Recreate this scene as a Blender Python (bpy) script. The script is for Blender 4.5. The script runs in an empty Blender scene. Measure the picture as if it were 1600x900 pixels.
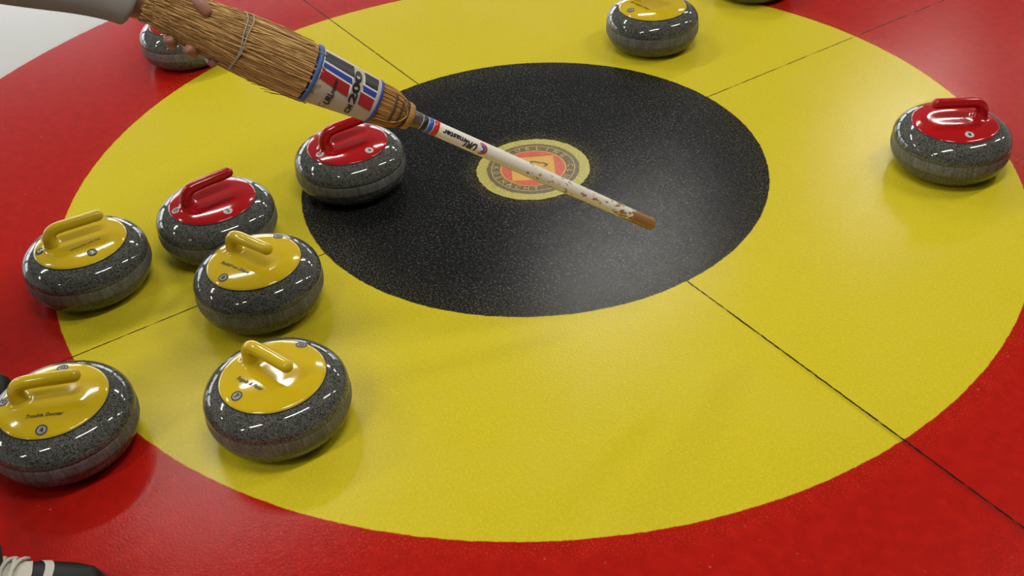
import bpy, bmesh, math, random
from mathutils import Vector, Matrix, Quaternion

random.seed(7)
PI = math.pi
SC = bpy.context.scene
COL = SC.collection

# ------------------------------------------------------------------ camera
# world: curling house centred on the origin, x along the centre line, y along the tee line
F_PX = 1665.46
CAM = Vector((2.01000, -1.31647, 1.50497))
RX = Vector((0.55627083, 0.8291951, -0.05475627))      # image right
RY = Vector((0.49255672, -0.38206975, -0.78192748))    # image down
RZ = Vector((-0.66929115, 0.40799287, -0.62095988))    # view direction
cam_data = bpy.data.cameras.new('camera')
cam = bpy.data.objects.new('camera', cam_data)
COL.objects.link(cam)
cam_data.sensor_width = 36.0
cam_data.lens = 36.0 * F_PX / 1600.0
cam_data.clip_start = 0.02
cam_data.clip_end = 100
m = Matrix.Identity(4)
for i, v in enumerate((RX, -RY, -RZ)):
    for k in range(3):
        m[k][i] = v[k]
m.translation = CAM
cam.matrix_world = m
SC.camera = cam

# ------------------------------------------------------------------ world, light, exposure
SC.view_settings.view_transform = 'Standard'
SC.view_settings.look = 'None'
SC.view_settings.gamma = 1.0
SC.view_settings.use_curve_mapping = False
SC.view_settings.exposure = 0.43
world = bpy.data.worlds.new('hall_ambient')
SC.world = world
world.use_nodes = True
world.node_tree.nodes['Background'].inputs[0].default_value = (0.8, 0.9, 1.0, 1)
world.node_tree.nodes['Background'].inputs[1].default_value = 0.02

TUBE_POWER = 37.0
for rx in (-3.05, 1.2):                       # rows of ceiling tubes, found from the streaks in the stones
    for ky in range(-2, 4):
        ld = bpy.data.lights.new('ceiling_tube', 'AREA')
        ld.shape = 'RECTANGLE'
        ld.size = 0.09
        ld.size_y = 1.5
        ld.energy = TUBE_POWER
        ld.color = (1.0, 0.97, 0.90)
        lo = bpy.data.objects.new('ceiling_tube', ld)
        COL.objects.link(lo)
        lo.location = (rx, -0.30 + 3.1 * ky, 3.5)


# ------------------------------------------------------------------ pixel helpers (1600 x 900 frame)
def raydir(x, y):
    return RX * ((x - 800) / F_PX) + RY * ((y - 450) / F_PX) + RZ


def at_depth(x, y, d):
    return CAM + raydir(x, y) * d


def at_z(x, y, z):
    d = raydir(x, y)
    return CAM + d * ((z - CAM.z) / d.z)


# ------------------------------------------------------------------ object helpers
def link_obj(name, me, mat=None, parent=None):
    o = bpy.data.objects.new(name, me)
    COL.objects.link(o)
    if mat is not None and me is not None:
        me.materials.append(mat)
    if parent is not None:
        o.parent = parent
    return o


def tag(o, label, cat, group=None):
    o['label'] = label
    o['category'] = cat
    if group:
        o['group'] = group
    return o


def mesh_py(name, verts, faces, mat=None, parent=None, smooth=True, label=None):
    me = bpy.data.meshes.new(name)
    me.from_pydata([tuple(v) for v in verts], [], faces)
    me.validate()
    me.update()
    if smooth:
        for p in me.polygons:
            p.use_smooth = True
    o = link_obj(name, me, mat, parent)
    if label:
        o['label'] = label
    return o


def fix_normals(o):
    bm = bmesh.new()
    bm.from_mesh(o.data)
    bmesh.ops.recalc_face_normals(bm, faces=bm.faces)
    bm.to_mesh(o.data)
    bm.free()
    return o


def empty(name, loc=(0, 0, 0), rotz=0.0):
    o = bpy.data.objects.new(name, None)
    COL.objects.link(o)
    o.empty_display_size = 0.05
    o.location = loc
    o.rotation_euler = (0, 0, rotz)
    return o


def lathe(prof, n=96, close_top=False, close_bottom=False):
    vs, fs = [], []
    for r, z in prof:
        for j in range(n):
            a = 2 * PI * j / n
            vs.append((r * math.cos(a), r * math.sin(a), z))
    for i in range(len(prof) - 1):
        for j in range(n):
            k = (j + 1) % n
            fs.append((i * n + j, i * n + k, (i + 1) * n + k, (i + 1) * n + j))
    if close_bottom:
        fs.append(tuple(reversed(range(n))))
    if close_top:
        b = (len(prof) - 1) * n
        fs.append(tuple(b + j for j in range(n)))
    return vs, fs


def frames(pts):
    """parallel-transport frames along a polyline"""
    n = len(pts)
    tans = []
    for i in range(n):
        a = pts[max(0, i - 1)]
        b = pts[min(n - 1, i + 1)]
        tans.append((b - a).normalized())
    up = Vector((0, 0, 1))
    if abs(tans[0].dot(up)) > 0.95:
        up = Vector((0, 1, 0))
    nrm = (up - tans[0] * up.dot(tans[0])).normalized()
    out = []
    for i in range(n):
        if i:
            nrm = (nrm - tans[i] * nrm.dot(tans[i])).normalized()
        out.append((tans[i], nrm, tans[i].cross(nrm)))
    return out


def tube_geo(pts, rad, n=8, caps=True, base=0):
    pts = [Vector(p) for p in pts]
    if not hasattr(rad, '__len__'):
        rad = [rad] * len(pts)
    fr = frames(pts)
    vs, fs = [], []
    for p, r, (t, a, b) in zip(pts, rad, fr):
        for j in range(n):
            q = 2 * PI * j / n
            vs.append(p + a * (r * math.cos(q)) + b * (r * math.sin(q)))
    for i in range(len(pts) - 1):
        for j in range(n):
            k = (j + 1) % n
            fs.append((base + i * n + j, base + i * n + k, base + (i + 1) * n + k, base + (i + 1) * n + j))
    if caps:
        fs.append(tuple(base + j for j in reversed(range(n))))
        e = base + (len(pts) - 1) * n
        fs.append(tuple(e + j for j in range(n)))
    return vs, fs


def catmull(pts, per=8):
    pts = [Vector(p) for p in pts]
    P = [pts[0] * 2 - pts[1]] + pts + [pts[-1] * 2 - pts[-2]]
    out = []
    for i in range(1, len(P) - 2):
        for k in range(per):
            t = k / per
            a, b, c, d = P[i - 1], P[i], P[i + 1], P[i + 2]
            out.append(0.5 * ((2 * b) + (c - a) * t + (2 * a - 5 * b + 4 * c - d) * t * t + (3 * b - a - 3 * c + d) * t ** 3))
    out.append(pts[-1])
    return out


def lerp_tab(tab, x):
    if x <= tab[0][0]:
        return tab[0][1]
    for (a, va), (b, vb) in zip(tab, tab[1:]):
        if x <= b:
            return va + (vb - va) * (x - a) / (b - a)
    return tab[-1][1]


def sstep(a, b, x):
    t = min(1.0, max(0.0, (x - a) / (b - a)))
    return t * t * (3 - 2 * t)


_text_cache = {}


def text_geo(s, bold=0.0, shear=0.0, spacing=1.0):
    """flat glyph mesh of a string in the built-in font; returns verts normalised to width 1 by cap height, and faces"""
    key = (s, bold, shear, spacing)
    if key in _text_cache:
        return _text_cache[key]
    cu = bpy.data.curves.new('glyphs', 'FONT')
    cu.body = s
    cu.size = 1.0
    cu.offset = bold
    cu.shear = shear
    cu.space_character = spacing
    cu.resolution_u = 3
    cu.fill_mode = 'FRONT'
    ob = bpy.data.objects.new('glyphs', cu)
    COL.objects.link(ob)
    dg = bpy.context.evaluated_depsgraph_get()
    ev = ob.evaluated_get(dg)
    me = ev.to_mesh()
    vs = [(v.co.x, v.co.y) for v in me.vertices]
    fs = [tuple(p.vertices) for p in me.polygons]
    ev.to_mesh_clear()
    bpy.data.objects.remove(ob)
    bpy.data.curves.remove(cu)
    x0 = min(v[0] for v in vs)
    x1 = max(v[0] for v in vs)
    vs = [((x - x0), y) for x, y in vs]
    _text_cache[key] = (vs, fs, x1 - x0)
    return _text_cache[key]


def diced(vs, fs, step):
    """cut a flat 2D mesh along x and y every step so that it can follow a curved surface"""
    bm = bmesh.new()
    bv = [bm.verts.new((x, y, 0)) for x, y in vs]
    for f in fs:
        try:
            bm.faces.new([bv[i] for i in f])
        except ValueError:
            pass
    for ax in (0, 1):
        lo = min(v.co[ax] for v in bm.verts)
        hi = max(v.co[ax] for v in bm.verts)
        c = lo + step
        while c < hi:
            co = [0, 0, 0]
            no = [0, 0, 0]
            co[ax] = c
            no[ax] = 1
            bmesh.ops.bisect_plane(bm, geom=bm.verts[:] + bm.edges[:] + bm.faces[:], plane_co=co, plane_no=no)
            c += step
    bm.verts.index_update()
    vs2 = [(v.co.x, v.co.y) for v in bm.verts]
    fs2 = [tuple(v.index for v in f.verts) for f in bm.faces]
    bm.free()
    return vs2, fs2


# ------------------------------------------------------------------ materials
class NT:
    def __init__(self, name):
        self.mat = bpy.data.materials.new(name)
        self.mat.use_nodes = True
        self.t = self.mat.node_tree
        self.p = self.t.nodes['Principled BSDF']

    def node(self, kind, **kw):
        n = self.t.nodes.new(kind)
        for k, v in kw.items():
            setattr(n, k, v)
        return n

    def put(self, sock, v):
        if isinstance(v, bpy.types.NodeSocket):
            self.t.links.new(v, sock)
        else:
            sock.default_value = v

    def math(self, op, a, b=0.0, c=0.0, clamp=False):
        n = self.node('ShaderNodeMath', operation=op, use_clamp=clamp)
        self.put(n.inputs[0], a)
        self.put(n.inputs[1], b)
        self.put(n.inputs[2], c)
        return n.outputs[0]

    def coords(self, kind='Object'):
        return self.node('ShaderNodeTexCoord').outputs[kind]

    def mapped(self, vec, scale=(1, 1, 1), loc=(0, 0, 0), rot=(0, 0, 0)):
        n = self.node('ShaderNodeMapping')
        self.put(n.inputs[0], vec)
        n.inputs['Scale'].default_value = scale
        n.inputs['Location'].default_value = loc
        n.inputs['Rotation'].default_value = rot
        return n.outputs[0]

    def noise(self, vec, scale, detail=2.0, rough=0.5, dist=0.0):
        n = self.node('ShaderNodeTexNoise')
        self.put(n.inputs['Vector'], vec)
        n.inputs['Scale'].default_value = scale
        n.inputs['Detail'].default_value = detail
        n.inputs['Roughness'].default_value = rough
        n.inputs['Distortion'].default_value = dist
        return n.outputs['Fac']

    def voronoi(self, vec, scale, feature='F1', out='Distance'):
        n = self.node('ShaderNodeTexVoronoi', feature=feature)
        self.put(n.inputs['Vector'], vec)
        n.inputs['Scale'].default_value = scale
        return n.outputs[out]

    def smooth(self, v, a, b):
        n = self.node('ShaderNodeMapRange', interpolation_type='SMOOTHSTEP')
        self.put(n.inputs['Value'], v)
        self.put(n.inputs['From Min'], a)
        self.put(n.inputs['From Max'], b)
        return n.outputs[0]

    def mix(self, f, a, b):
        n = self.node('ShaderNodeMix', data_type='RGBA')
        self.put(n.inputs['Factor'], f)
        for s, v in ((n.inputs['A'], a), (n.inputs['B'], b)):
            pass
        ins = [s for s in n.inputs if s.type == 'RGBA']
        for s, v in zip(ins, (a, b)):
            if isinstance(v, bpy.types.NodeSocket):
                self.t.links.new(v, s)
            else:
                s.default_value = (v[0], v[1], v[2], 1)
        return [o for o in n.outputs if o.type == 'RGBA'][0]

    def bump(self, h, strength=0.2, dist=0.001):
        n = self.node('ShaderNodeBump')
        n.inputs['Strength'].default_value = strength
        n.inputs['Distance'].default_value = dist
        self.put(n.inputs['Height'], h)
        self.t.links.new(n.outputs[0], self.p.inputs['Normal'])

    def base(self, c):
        if isinstance(c, bpy.types.NodeSocket):
            self.t.links.new(c, self.p.inputs['Base Color'])
        else:
            self.p.inputs['Base Color'].default_value = (c[0], c[1], c[2], 1)

    def set(self, rough=None, spec=None, metal=None, coat=None, coat_rough=None):
        I = self.p.inputs
        if rough is not None:
            self.put(I['Roughness'], rough)
        if spec is not None:
            I['Specular IOR Level'].default_value = spec
        if metal is not None:
            I['Metallic'].default_value = metal
        if coat is not None:
            I['Coat Weight'].default_value = coat
        if coat_rough is not None:
            I['Coat Roughness'].default_value = coat_rough
        return self


def plain(name, c, rough=0.5, spec=0.5, var=0.08, scale=60.0, metal=0.0, coat=0.0, bump=0.0):
    n = NT(name)
    f = n.noise(n.coords(), scale, 3.0)
    dark = tuple(x * (1 - var) for x in c)
    lite = tuple(min(1, x * (1 + var)) for x in c)
    n.base(n.mix(f, dark, lite))
    n.set(rough=rough, spec=spec, metal=metal, coat=coat, coat_rough=0.05)
    if bump:
        n.bump(f, bump, 0.002)
    return n.mat


YELLOW_PAINT = (0.61, 0.50, 0.021)
RED_PAINT = (0.40, 0.010, 0.006)
WHITE_ICE = (0.53, 0.525, 0.51)


def make_ice():
    n = NT('painted_ice')
    co = n.coords()
    sep = n.node('ShaderNodeSeparateXYZ')
    n.put(sep.inputs[0], co)
    X, Y = sep.outputs[0], sep.outputs[1]
    r = n.math('SQRT', n.math('ADD', n.math('MULTIPLY', X, X), n.math('MULTIPLY', Y, Y)))
    grain = n.noise(co, 190.0, 3.0, 0.6, 0.6)
    grain2 = n.noise(n.mapped(co, loc=(3.1, 7.7, 0)), 260.0, 2.0, 0.6)
    mid = n.noise(co, 34.0, 3.0, 0.6)
    slow = n.noise(co, 3.2, 4.0, 0.6)
    wob = n.math('ADD', n.math('MULTIPLY', n.math('SUBTRACT', mid, 0.5), 0.006),
                 n.math('MULTIPLY', n.math('SUBTRACT', grain2, 0.5), 0.0035))
    rb = n.math('ADD', r, wob)
    # black disc: pebbled, frosted grains in the black
    gsp = n.smooth(grain, 0.50, 0.70)
    lvl = n.smooth(slow, 0.30, 0.72)
    black = n.mix(n.math('MULTIPLY', gsp, n.math('ADD', 0.35, n.math('MULTIPLY', lvl, 0.65))), (0.0080, 0.0080, 0.0085), (0.095, 0.094, 0.090))
    rimk = n.smooth(r, 0.47, 0.615)
    rims = n.math('MULTIPLY', rimk, n.smooth(grain2, 0.52, 0.66))
    black = n.mix(n.math('MULTIPLY', rims, 0.45), black, (0.20, 0.17, 0.05))
    ctrk = n.math('MULTIPLY', n.math('SUBTRACT', 1.0, n.smooth(r, 0.15, 0.20)), n.smooth(grain2, 0.50, 0.64))
    black = n.mix(n.math('MULTIPLY', ctrk, 0.5), black, (0.26, 0.22, 0.05))
    # yellow ring
    yel = n.mix(n.smooth(grain, 0.35, 0.75), tuple(c * 0.93 for c in YELLOW_PAINT), tuple(c * 1.07 for c in YELLOW_PAINT))
    yel = n.mix(n.math('MULTIPLY', n.smooth(slow, 0.45, 0.75), 0.35), yel, (0.61, 0.50, 0.05))
    dust = n.math('MULTIPLY', n.math('SUBTRACT', 1.0, n.smooth(r, 0.61, 0.70)), n.smooth(grain2, 0.55, 0.70))
    yel = n.mix(n.math('MULTIPLY', dust, 0.35), yel, (0.20, 0.17, 0.05))
    # red ring
    red = n.mix(n.smooth(mid, 0.3, 0.75), tuple(c * 0.90 for c in RED_PAINT), tuple(c * 1.10 for c in RED_PAINT))
    spot = n.math('SUBTRACT', 1.0, n.smooth(n.voronoi(co, 38.0), 0.05, 0.12))
    spot = n.math('MULTIPLY', spot, n.smooth(n.noise(co, 12.0), 0.5, 0.65))
    red = n.mix(n.math('MULTIPLY', spot, 0.35), red, (0.62, 0.22, 0.16))
    edge = n.math('MULTIPLY', n.math('SUBTRACT', 1.0, n.smooth(r, 1.22, 1.29)), n.smooth(grain2, 0.57, 0.68))
    far = n.math('ADD', 0.18, n.math('MULTIPLY', n.smooth(n.math('SUBTRACT', Y, X), -0.4, 0.8), 0.45))
    red = n.mix(n.math('MULTIPLY', edge, far), red, (0.62, 0.30, 0.06))
    white = n.mix(slow, tuple(c * 0.95 for c in WHITE_ICE), WHITE_ICE)
    c = n.mix(n.smooth(rb, 0.6085, 0.6115), black, yel)
    c = n.mix(n.smooth(rb, 1.2185, 1.2215), c, red)
    c = n.mix(n.smooth(rb, 1.8270, 1.8310), c, white)
    # thin black strings: centre line and tee line
    wig = n.math('MULTIPLY', n.math('SUBTRACT', n.noise(co, 55.0, 2.0), 0.5), 0.004)

    def line(v, w, patch):
        d = n.math('ABSOLUTE', n.math('ADD', v, wig))
        k = n.math('SUBTRACT', 1.0, n.smooth(d, w, w + 0.0016))
        return n.math('MULTIPLY', k, patch)
    p1 = n.math('ADD', 0.55, n.math('MULTIPLY', n.smooth(n.noise(co, 40.0), 0.3, 0.5), 0.45))
    p2 = n.math('ADD', 0.30, n.math('MULTIPLY', n.smooth(n.noise(co, 16.0), 0.36, 0.52), 0.65))
    ln = n.math('MAXIMUM', line(Y, 0.0012, p1), line(X, 0.0011, p2))
    halo = n.math('SUBTRACT', 1.0, n.smooth(n.math('ABSOLUTE', n.math('ADD', Y, 0.004)), 0.001, 0.010))
    halo = n.math('MULTIPLY', halo, n.math('MULTIPLY', n.smooth(X, 0.6, 1.3), 0.28))
    ln = n.math('MAXIMUM', ln, halo)
    ln = n.math('MULTIPLY', ln, n.smooth(rb, 0.606, 0.612))
    c = n.mix(ln, c, (0.012, 0.010, 0.006))
    n.base(c)
    n.set(rough=n.math('ADD', 0.13, n.math('MULTIPLY', n.smooth(grain2, 0.35, 0.7), 0.09)), spec=0.26)
    n.p.inputs['IOR'].default_value = 1.31
    h = n.math('ADD', n.math('MULTIPLY', grain, 1.5), n.math('MULTIPLY', mid, 0.9))
    n.bump(h, 0.13, 0.002)
    return n.mat


def make_granite():
    n = NT('polished_granite')
    co = n.coords()
    v = n.voronoi(co, 480.0, out='Color')
    bw = n.node('ShaderNodeRGBToBW')
    n.put(bw.inputs[0], v)
    a = n.noise(co, 360.0, 2.0, 0.7)
    s = n.math('ADD', n.math('MULTIPLY', bw.outputs[0], 0.45), n.math('MULTIPLY', a, 0.75))
    c = n.mix(n.smooth(s, 0.36, 0.84), (0.017, 0.018, 0.016), (0.138, 0.142, 0.124))
    n.base(c)
    n.set(rough=0.07, spec=0.5)
    return n.mat


def make_band():
    n = NT('matte_striking_band')
    co = n.coords()
    a = n.noise(co, 300.0, 3.0, 0.7)
    st = n.noise(n.mapped(co, scale=(1, 1, 0.12)), 130.0, 2.0)
    c = n.mix(n.smooth(n.math('ADD', n.math('MULTIPLY', a, 0.6), n.math('MULTIPLY', st, 0.4)), 0.35, 0.68), (0.070, 0.069, 0.064), (0.205, 0.202, 0.190))
    n.base(c)
    n.set(rough=0.55, spec=0.4)
    n.bump(a, 0.15, 0.001)
    return n.mat


def make_handle_paint():
    """white lacquer with brown wood showing in chips, more towards the bare tip (x = 0 is the tip)"""
    n = NT('chipped_white_handle')
    co = n.coords()
    sep = n.node('ShaderNodeSeparateXYZ')
    n.put(sep.inputs[0], co)
    x = sep.outputs[0]
    ch = n.noise(n.mapped(co, scale=(0.55, 1, 1), loc=(0.3, 0.1, 0)), 125.0, 4.0, 0.65)
    # threshold: none near the logo, a few at mid handle, all at the tip
    tab = n.node('ShaderNodeValToRGB')
    n.put(tab.inputs[0], x)
    cr = tab.color_ramp
    cr.elements[0].position = 0.0
    cr.elements[0].color = (0.0, 0.0, 0.0, 1)
    cr.elements[1].position = 0.40
    cr.elements[1].color = (0.78, 0.78, 0.78, 1)
    for pos, v in ((0.040, 0.25), (0.075, 0.52), (0.13, 0.560), (0.20, 0.595), (0.325, 0.610), (0.345, 0.80)):
        e = cr.elements.new(pos)
        e.color = (v, v, v, 1)
    thr = tab.outputs[0]
    k = n.smooth(n.math('SUBTRACT', ch, thr), -0.005, 0.012)
    wood = n.mix(n.noise(n.mapped(co, scale=(0.1, 1, 1)), 300.0, 2.0), (0.20, 0.085, 0.025), (0.40, 0.19, 0.065))
    white = n.mix(n.noise(co, 25.0), (0.70, 0.66, 0.55), (0.80, 0.77, 0.68))
    n.base(n.mix(k, white, wood))
    n.set(rough=0.32, spec=0.5)
    n.bump(n.math('SUBTRACT', 1.0, k), 0.3, 0.0006)
    return n.mat


def make_straw(name, a, b, scale=1.0):
    n = NT(name)
    co = n.coords()
    f = n.noise(n.mapped(co, scale=(0.04, 1, 1)), 420.0 * scale, 3.0, 0.7)
    n.base(n.mix(n.smooth(f, 0.3, 0.72), a, b))
    n.set(rough=0.62, spec=0.3)
    return n.mat


M = {}
M['ice'] = make_ice()
M['granite'] = make_granite()
M['band'] = make_band()
M['yellow_plastic'] = plain('yellow_plastic', (0.60, 0.42, 0.010), rough=0.10, var=0.05, scale=30)
M['red_plastic'] = plain('red_plastic', (0.40, 0.006, 0.008), rough=0.10, var=0.05, scale=30)
M['black_ink'] = plain('black_ink', (0.012, 0.011, 0.010), rough=0.5)
M['dark_red_ink'] = plain('dark_red_ink', (0.022, 0.004, 0.004), rough=0.5)
M['white_ink'] = plain('white_ink', (0.72, 0.72, 0.70), rough=0.5)
M['disc_grey'] = plain('disc_grey', (0.30, 0.29, 0.29), rough=0.4)
M['disc_light'] = plain('disc_light', (0.50, 0.48, 0.44), rough=0.4)
M['disc_black'] = plain('disc_black', (0.015, 0.015, 0.016), rough=0.35)
M['gasket'] = plain('dark_gasket', (0.012, 0.012, 0.012), rough=0.5)

# ------------------------------------------------------------------ the hall
HX0, HX1, HY0, HY1, HZ = -9.6, 8.6, -9.0, 12.0, 3.75


def box_verts(x0, x1, y0, y1, z0, z1):
    return [(x0, y0, z0), (x1, y0, z0), (x1, y1, z0), (x0, y1, z0), (x0, y0, z1), (x1, y0, z1), (x1, y1, z1), (x0, y1, z1)]


BOXF = [(3, 2, 1, 0), (4, 5, 6, 7), (0, 1, 5, 4), (1, 2, 6, 5), (2, 3, 7, 6), (3, 0, 4, 7)]


def box(name, x0, x1, y0, y1, z0, z1, mat, parent=None):
    return mesh_py(name, box_verts(x0, x1, y0, y1, z0, z1), BOXF, mat, parent, smooth=False)


def structure(o, label):
    o['kind'] = 'structure'
    o['label'] = label
    return o


M['hall_wall'] = plain('hall_wall_paint', (0.42, 0.42, 0.40), rough=0.7, var=0.05, scale=4)
M['hall_ceiling'] = plain('hall_ceiling_panel', (0.17, 0.165, 0.155), rough=0.8, var=0.08, scale=3)
floor = structure(box('floor', HX0, HX1, HY0, HY1, -0.10, 0.0, M['ice']), 'ice sheet with black, yellow and red painted target rings')
structure(box('ceiling', HX0, HX1, HY0, HY1, HZ, HZ + 0.1, M['hall_ceiling']), 'grey hall ceiling above the ice')
structure(box('wall_right', HX1, HX1 + 0.1, HY0, HY1, -0.1, HZ + 0.1, M['hall_wall']), 'pale hall wall')
structure(box('wall_front', HX0, HX1, HY0 - 0.1, HY0, -0.1, HZ + 0.1, M['hall_wall']), 'pale hall wall')
structure(box('wall_back', HX0, HX1, HY1, HY1 + 0.1, -0.1, HZ + 0.1, M['hall_wall']), 'pale hall wall')
wl = structure(box('wall_left', HX0 - 0.1, HX0, HY0, HY1, -0.1, HZ + 0.1, M['hall_wall']), 'pale hall wall with a row of windows')
mw = NT('daylit_window')
mw.base((0.6, 0.7, 0.8))
mw.p.inputs['Emission Color'].default_value = (0.90, 0.95, 1.0, 1)
mw.p.inputs['Emission Strength'].default_value = 3.6
M['window'] = mw.mat
M['frame'] = plain('window_frame_paint', (0.10, 0.10, 0.10), rough=0.5)
wn = 0
for k in range(6):
    y0 = HY0 + 0.5 + k * 3.4
    wn += 1
    w = structure(box('window_%d' % wn, HX0, HX0 + 0.02, y0, y0 + 2.9, 0.45, 2.4, M['window']), 'daylit hall window')
    for yy in (y0 - 0.04, y0 + 1.42, y0 + 2.88):
        box('window_frame', HX0, HX0 + 0.06, yy, yy + 0.06, 0.41, 2.44, M['frame'], w)

# ------------------------------------------------------------------ club emblem on the button (painted in the ice)
EU = Vector((-0.8540, 0.5203))      # emblem "up": away from the photographer
ER = Vector((0.5203, 0.8540))


def ep(x, y, z):
    return (ER.x * x + EU.x * y + 0.0, ER.y * x + EU.y * y, z)


def ring_poly(name, r0, r1, z, mat, parent, a0=0.0, a1=2 * PI, n=96, wob=0.0):
    vs, fs = [], []
    full = abs(a1 - a0 - 2 * PI) < 1e-6
    k = n if full else n + 1
    for i in range(k):
        a = a0 + (a1 - a0) * i / n
        w = wob * (random.random() - 0.5)
        vs.append(ep(r0 * math.cos(a), r0 * math.sin(a), z))
        vs.append(ep((r1 + w) * math.cos(a), (r1 + w) * math.sin(a), z))
    for i in range(n):
        j = (i + 1) % k
        fs.append((2 * i, 2 * i + 1, 2 * j + 1, 2 * j))
    return mesh_py(name, vs, fs, mat, parent, smooth=False)


def grainy(name, a, b, lo=0.4, hi=0.7):
    n = NT(name)
    g = n.noise(n.coords(), 230.0, 3.0, 0.65)
    n.base(n.mix(n.smooth(g, lo, hi), a, b))
    n.set(rough=0.32, spec=0.5)
    n.bump(g, 0.15, 0.001)
    return n.mat


M['emb_yellow'] = grainy('emblem_yellow', (0.34, 0.29, 0.04), (0.60, 0.52, 0.10))
M['emb_brown'] = grainy('emblem_brown', (0.075, 0.056, 0.018), (0.21, 0.16, 0.05))
M['emb_tan'] = grainy('emblem_tan', (0.40, 0.29, 0.08), (0.56, 0.43, 0.15))
M['emb_red'] = grainy('emblem_red', (0.50, 0.055, 0.022), (0.62, 0.12, 0.05))
M['emb_orange'] = grainy('emblem_orange', (0.58, 0.30, 0.03), (0.68, 0.40, 0.05))
Z0 = 0.0005
emb = ring_poly('club_emblem', 0.120, 0.1495, Z0, M['emb_yellow'], floor, wob=0.003)
emb['label'] = 'round yellow club emblem painted at the centre of the rings'
ring_poly('emblem_ring', 0.0, 0.1225, Z0 * 1.6, M['emb_brown'], emb, wob=0.002)
ring_poly('emblem_ring', 0.1085, 0.1112, Z0 * 2.4, M['emb_tan'], emb)
ring_poly('emblem_ring', 0.0, 0.0875, Z0 * 2.4, M['emb_orange'], emb)
# red segments between the square and the circle
q = 0.0570
for k in range(4):
    a = k * PI / 2
    ca, sa = math.cos(a), math.sin(a)
    pts = []
    R_ = 0.0840
    hx = 0.0565
    yb = q
    pts.append((-hx, yb))
    a0 = math.atan2(yb, -hx)
    h2 = math.acos(min(1, hx / R_))
    pts.append((hx, yb))
    for i in range(13):
        t = h2 + (PI - 2 * h2) * i / 12
        px, py = R_ * math.cos(t), R_ * math.sin(t)
        if py > yb:
            pts.append((px, py))
    vs = [ep(x * ca - y * sa, x * sa + y * ca, Z0 * 3.2) for x, y in pts]
    mesh_py('emblem_field', vs, [tuple(range(len(vs)))], M['emb_red'], emb, smooth=False)


def arc_text(s, r_base, ang_mid, span, size, up_out, mat, parent, z, name='emblem_lettering'):
    """letters one by one on a circle; ang in radians, counter-clockwise from emblem right"""
    n = len(s)
    for i, ch in enumerate(s):
        if ch == ' ':
            continue
        vs, fs, w = text_geo(ch, bold=0.022)
        f = (i + 0.5) / n - 0.5
        a = ang_mid - f * span if up_out else ang_mid + f * span
        out = []
        for x, y in vs:
            lx = (x - w / 2) * size * 0.95
            ly = y * size
            if up_out:
                rr, tt = r_base + ly, a - lx / (r_base + size * 0.35)
            else:
                rr, tt = r_base - ly, a + lx / (r_base - size * 0.35)
            out.append(ep(rr * math.cos(tt), rr * math.sin(tt), z))
        o = mesh_py(name, out, fs, mat, parent, smooth=False)


arc_text('CURLING CLUB', 0.0915, math.radians(40), math.radians(190), 0.0215, True, M['emb_tan'], emb, Z0 * 3.4)
arc_text('KÜSNACHT', 0.1060, math.radians(222), math.radians(112), 0.0215, False, M['emb_tan'], emb, Z0 * 3.4)
# dark curl of a small motif on the square, mostly behind the broom handle
vs, fs = [], []
for i in range(25):
    a = math.radians(-30 + 230 * i / 24)
    rr = 0.014 + 0.004 * math.sin(i * 0.5)
    for r2 in (rr, rr + 0.006):
        vs.append(ep(0.010 + r2 * 1.25 * math.cos(a), 0.012 + r2 * math.sin(a), Z0 * 3.4))
fs = [(2 * i, 2 * i + 1, 2 * i + 3, 2 * i + 2) for i in range(24)]
mesh_py('emblem_motif', vs, fs, M['emb_brown'], emb, smooth=False)

# ------------------------------------------------------------------ curling stones
RS = 0.992
BODY = [(0.0, 0.0045), (0.058, 0.0045), (0.062, 0.0), (0.080, 0.0), (0.092, 0.0015), (0.104, 0.0040), (0.113, 0.0073), (0.120, 0.0110), (0.126, 0.0158), (0.131, 0.0210),
        (0.135, 0.0267), (0.138, 0.0325), (0.1402, 0.0385), (0.1417, 0.0440), (0.1424, 0.0485)]
BAND = [(0.1424, 0.0485), (0.1433, 0.0500), (0.1438, 0.0540), (0.1440, 0.0610), (0.1437, 0.0700), (0.1431, 0.0760), (0.1424, 0.0772)]
TOP = [(0.1424, 0.0772), (0.1432, 0.0782), (0.1431, 0.0820), (0.1424, 0.0870), (0.1410, 0.0920), (0.1388, 0.0968), (0.1358, 0.1015), (0.1320, 0.1060), (0.1273, 0.1103), (0.1220, 0.1142),
       (0.1165, 0.1173), (0.1110, 0.1197), (0.1060, 0.1214), (0.1020, 0.1224), (0.090, 0.1245), (0.0, 0.1250)]


def scaled(p):
    return [(r * RS, z) for r, z in p]


_vs, _fs = lathe(scaled(BODY))
_me_low = None
_vt, _ft = lathe(scaled(TOP))
_b = len(_vs)
BODY_ME = bpy.data.meshes.new('granite_body')
BODY_ME.from_pydata(_vs + _vt, [], _fs + [tuple(i + _b for i in f) for f in _ft])
BODY_ME.materials.append(M['granite'])
_vb, _fb = lathe(scaled(BAND))
BAND_ME = bpy.data.meshes.new('striking_band')
BAND_ME.from_pydata(_vb, [], _fb)
BAND_ME.materials.append(M['band'])
_vg, _fg = lathe([(0.1005, 0.1215), (0.1048, 0.1213), (0.1052, 0.1222), (0.1045, 0.1232), (0.1005, 0.1236)])
GASKET_ME = bpy.data.meshes.new('plate_gasket')
GASKET_ME.from_pydata(_vg, [], _fg)
GASKET_ME.materials.append(M['gasket'])
for me in (BODY_ME, BAND_ME, GASKET_ME):
    for p in me.polygons:
        p.use_smooth = True

PR = 0.1035
GRIP_Z = 0.1765


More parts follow.
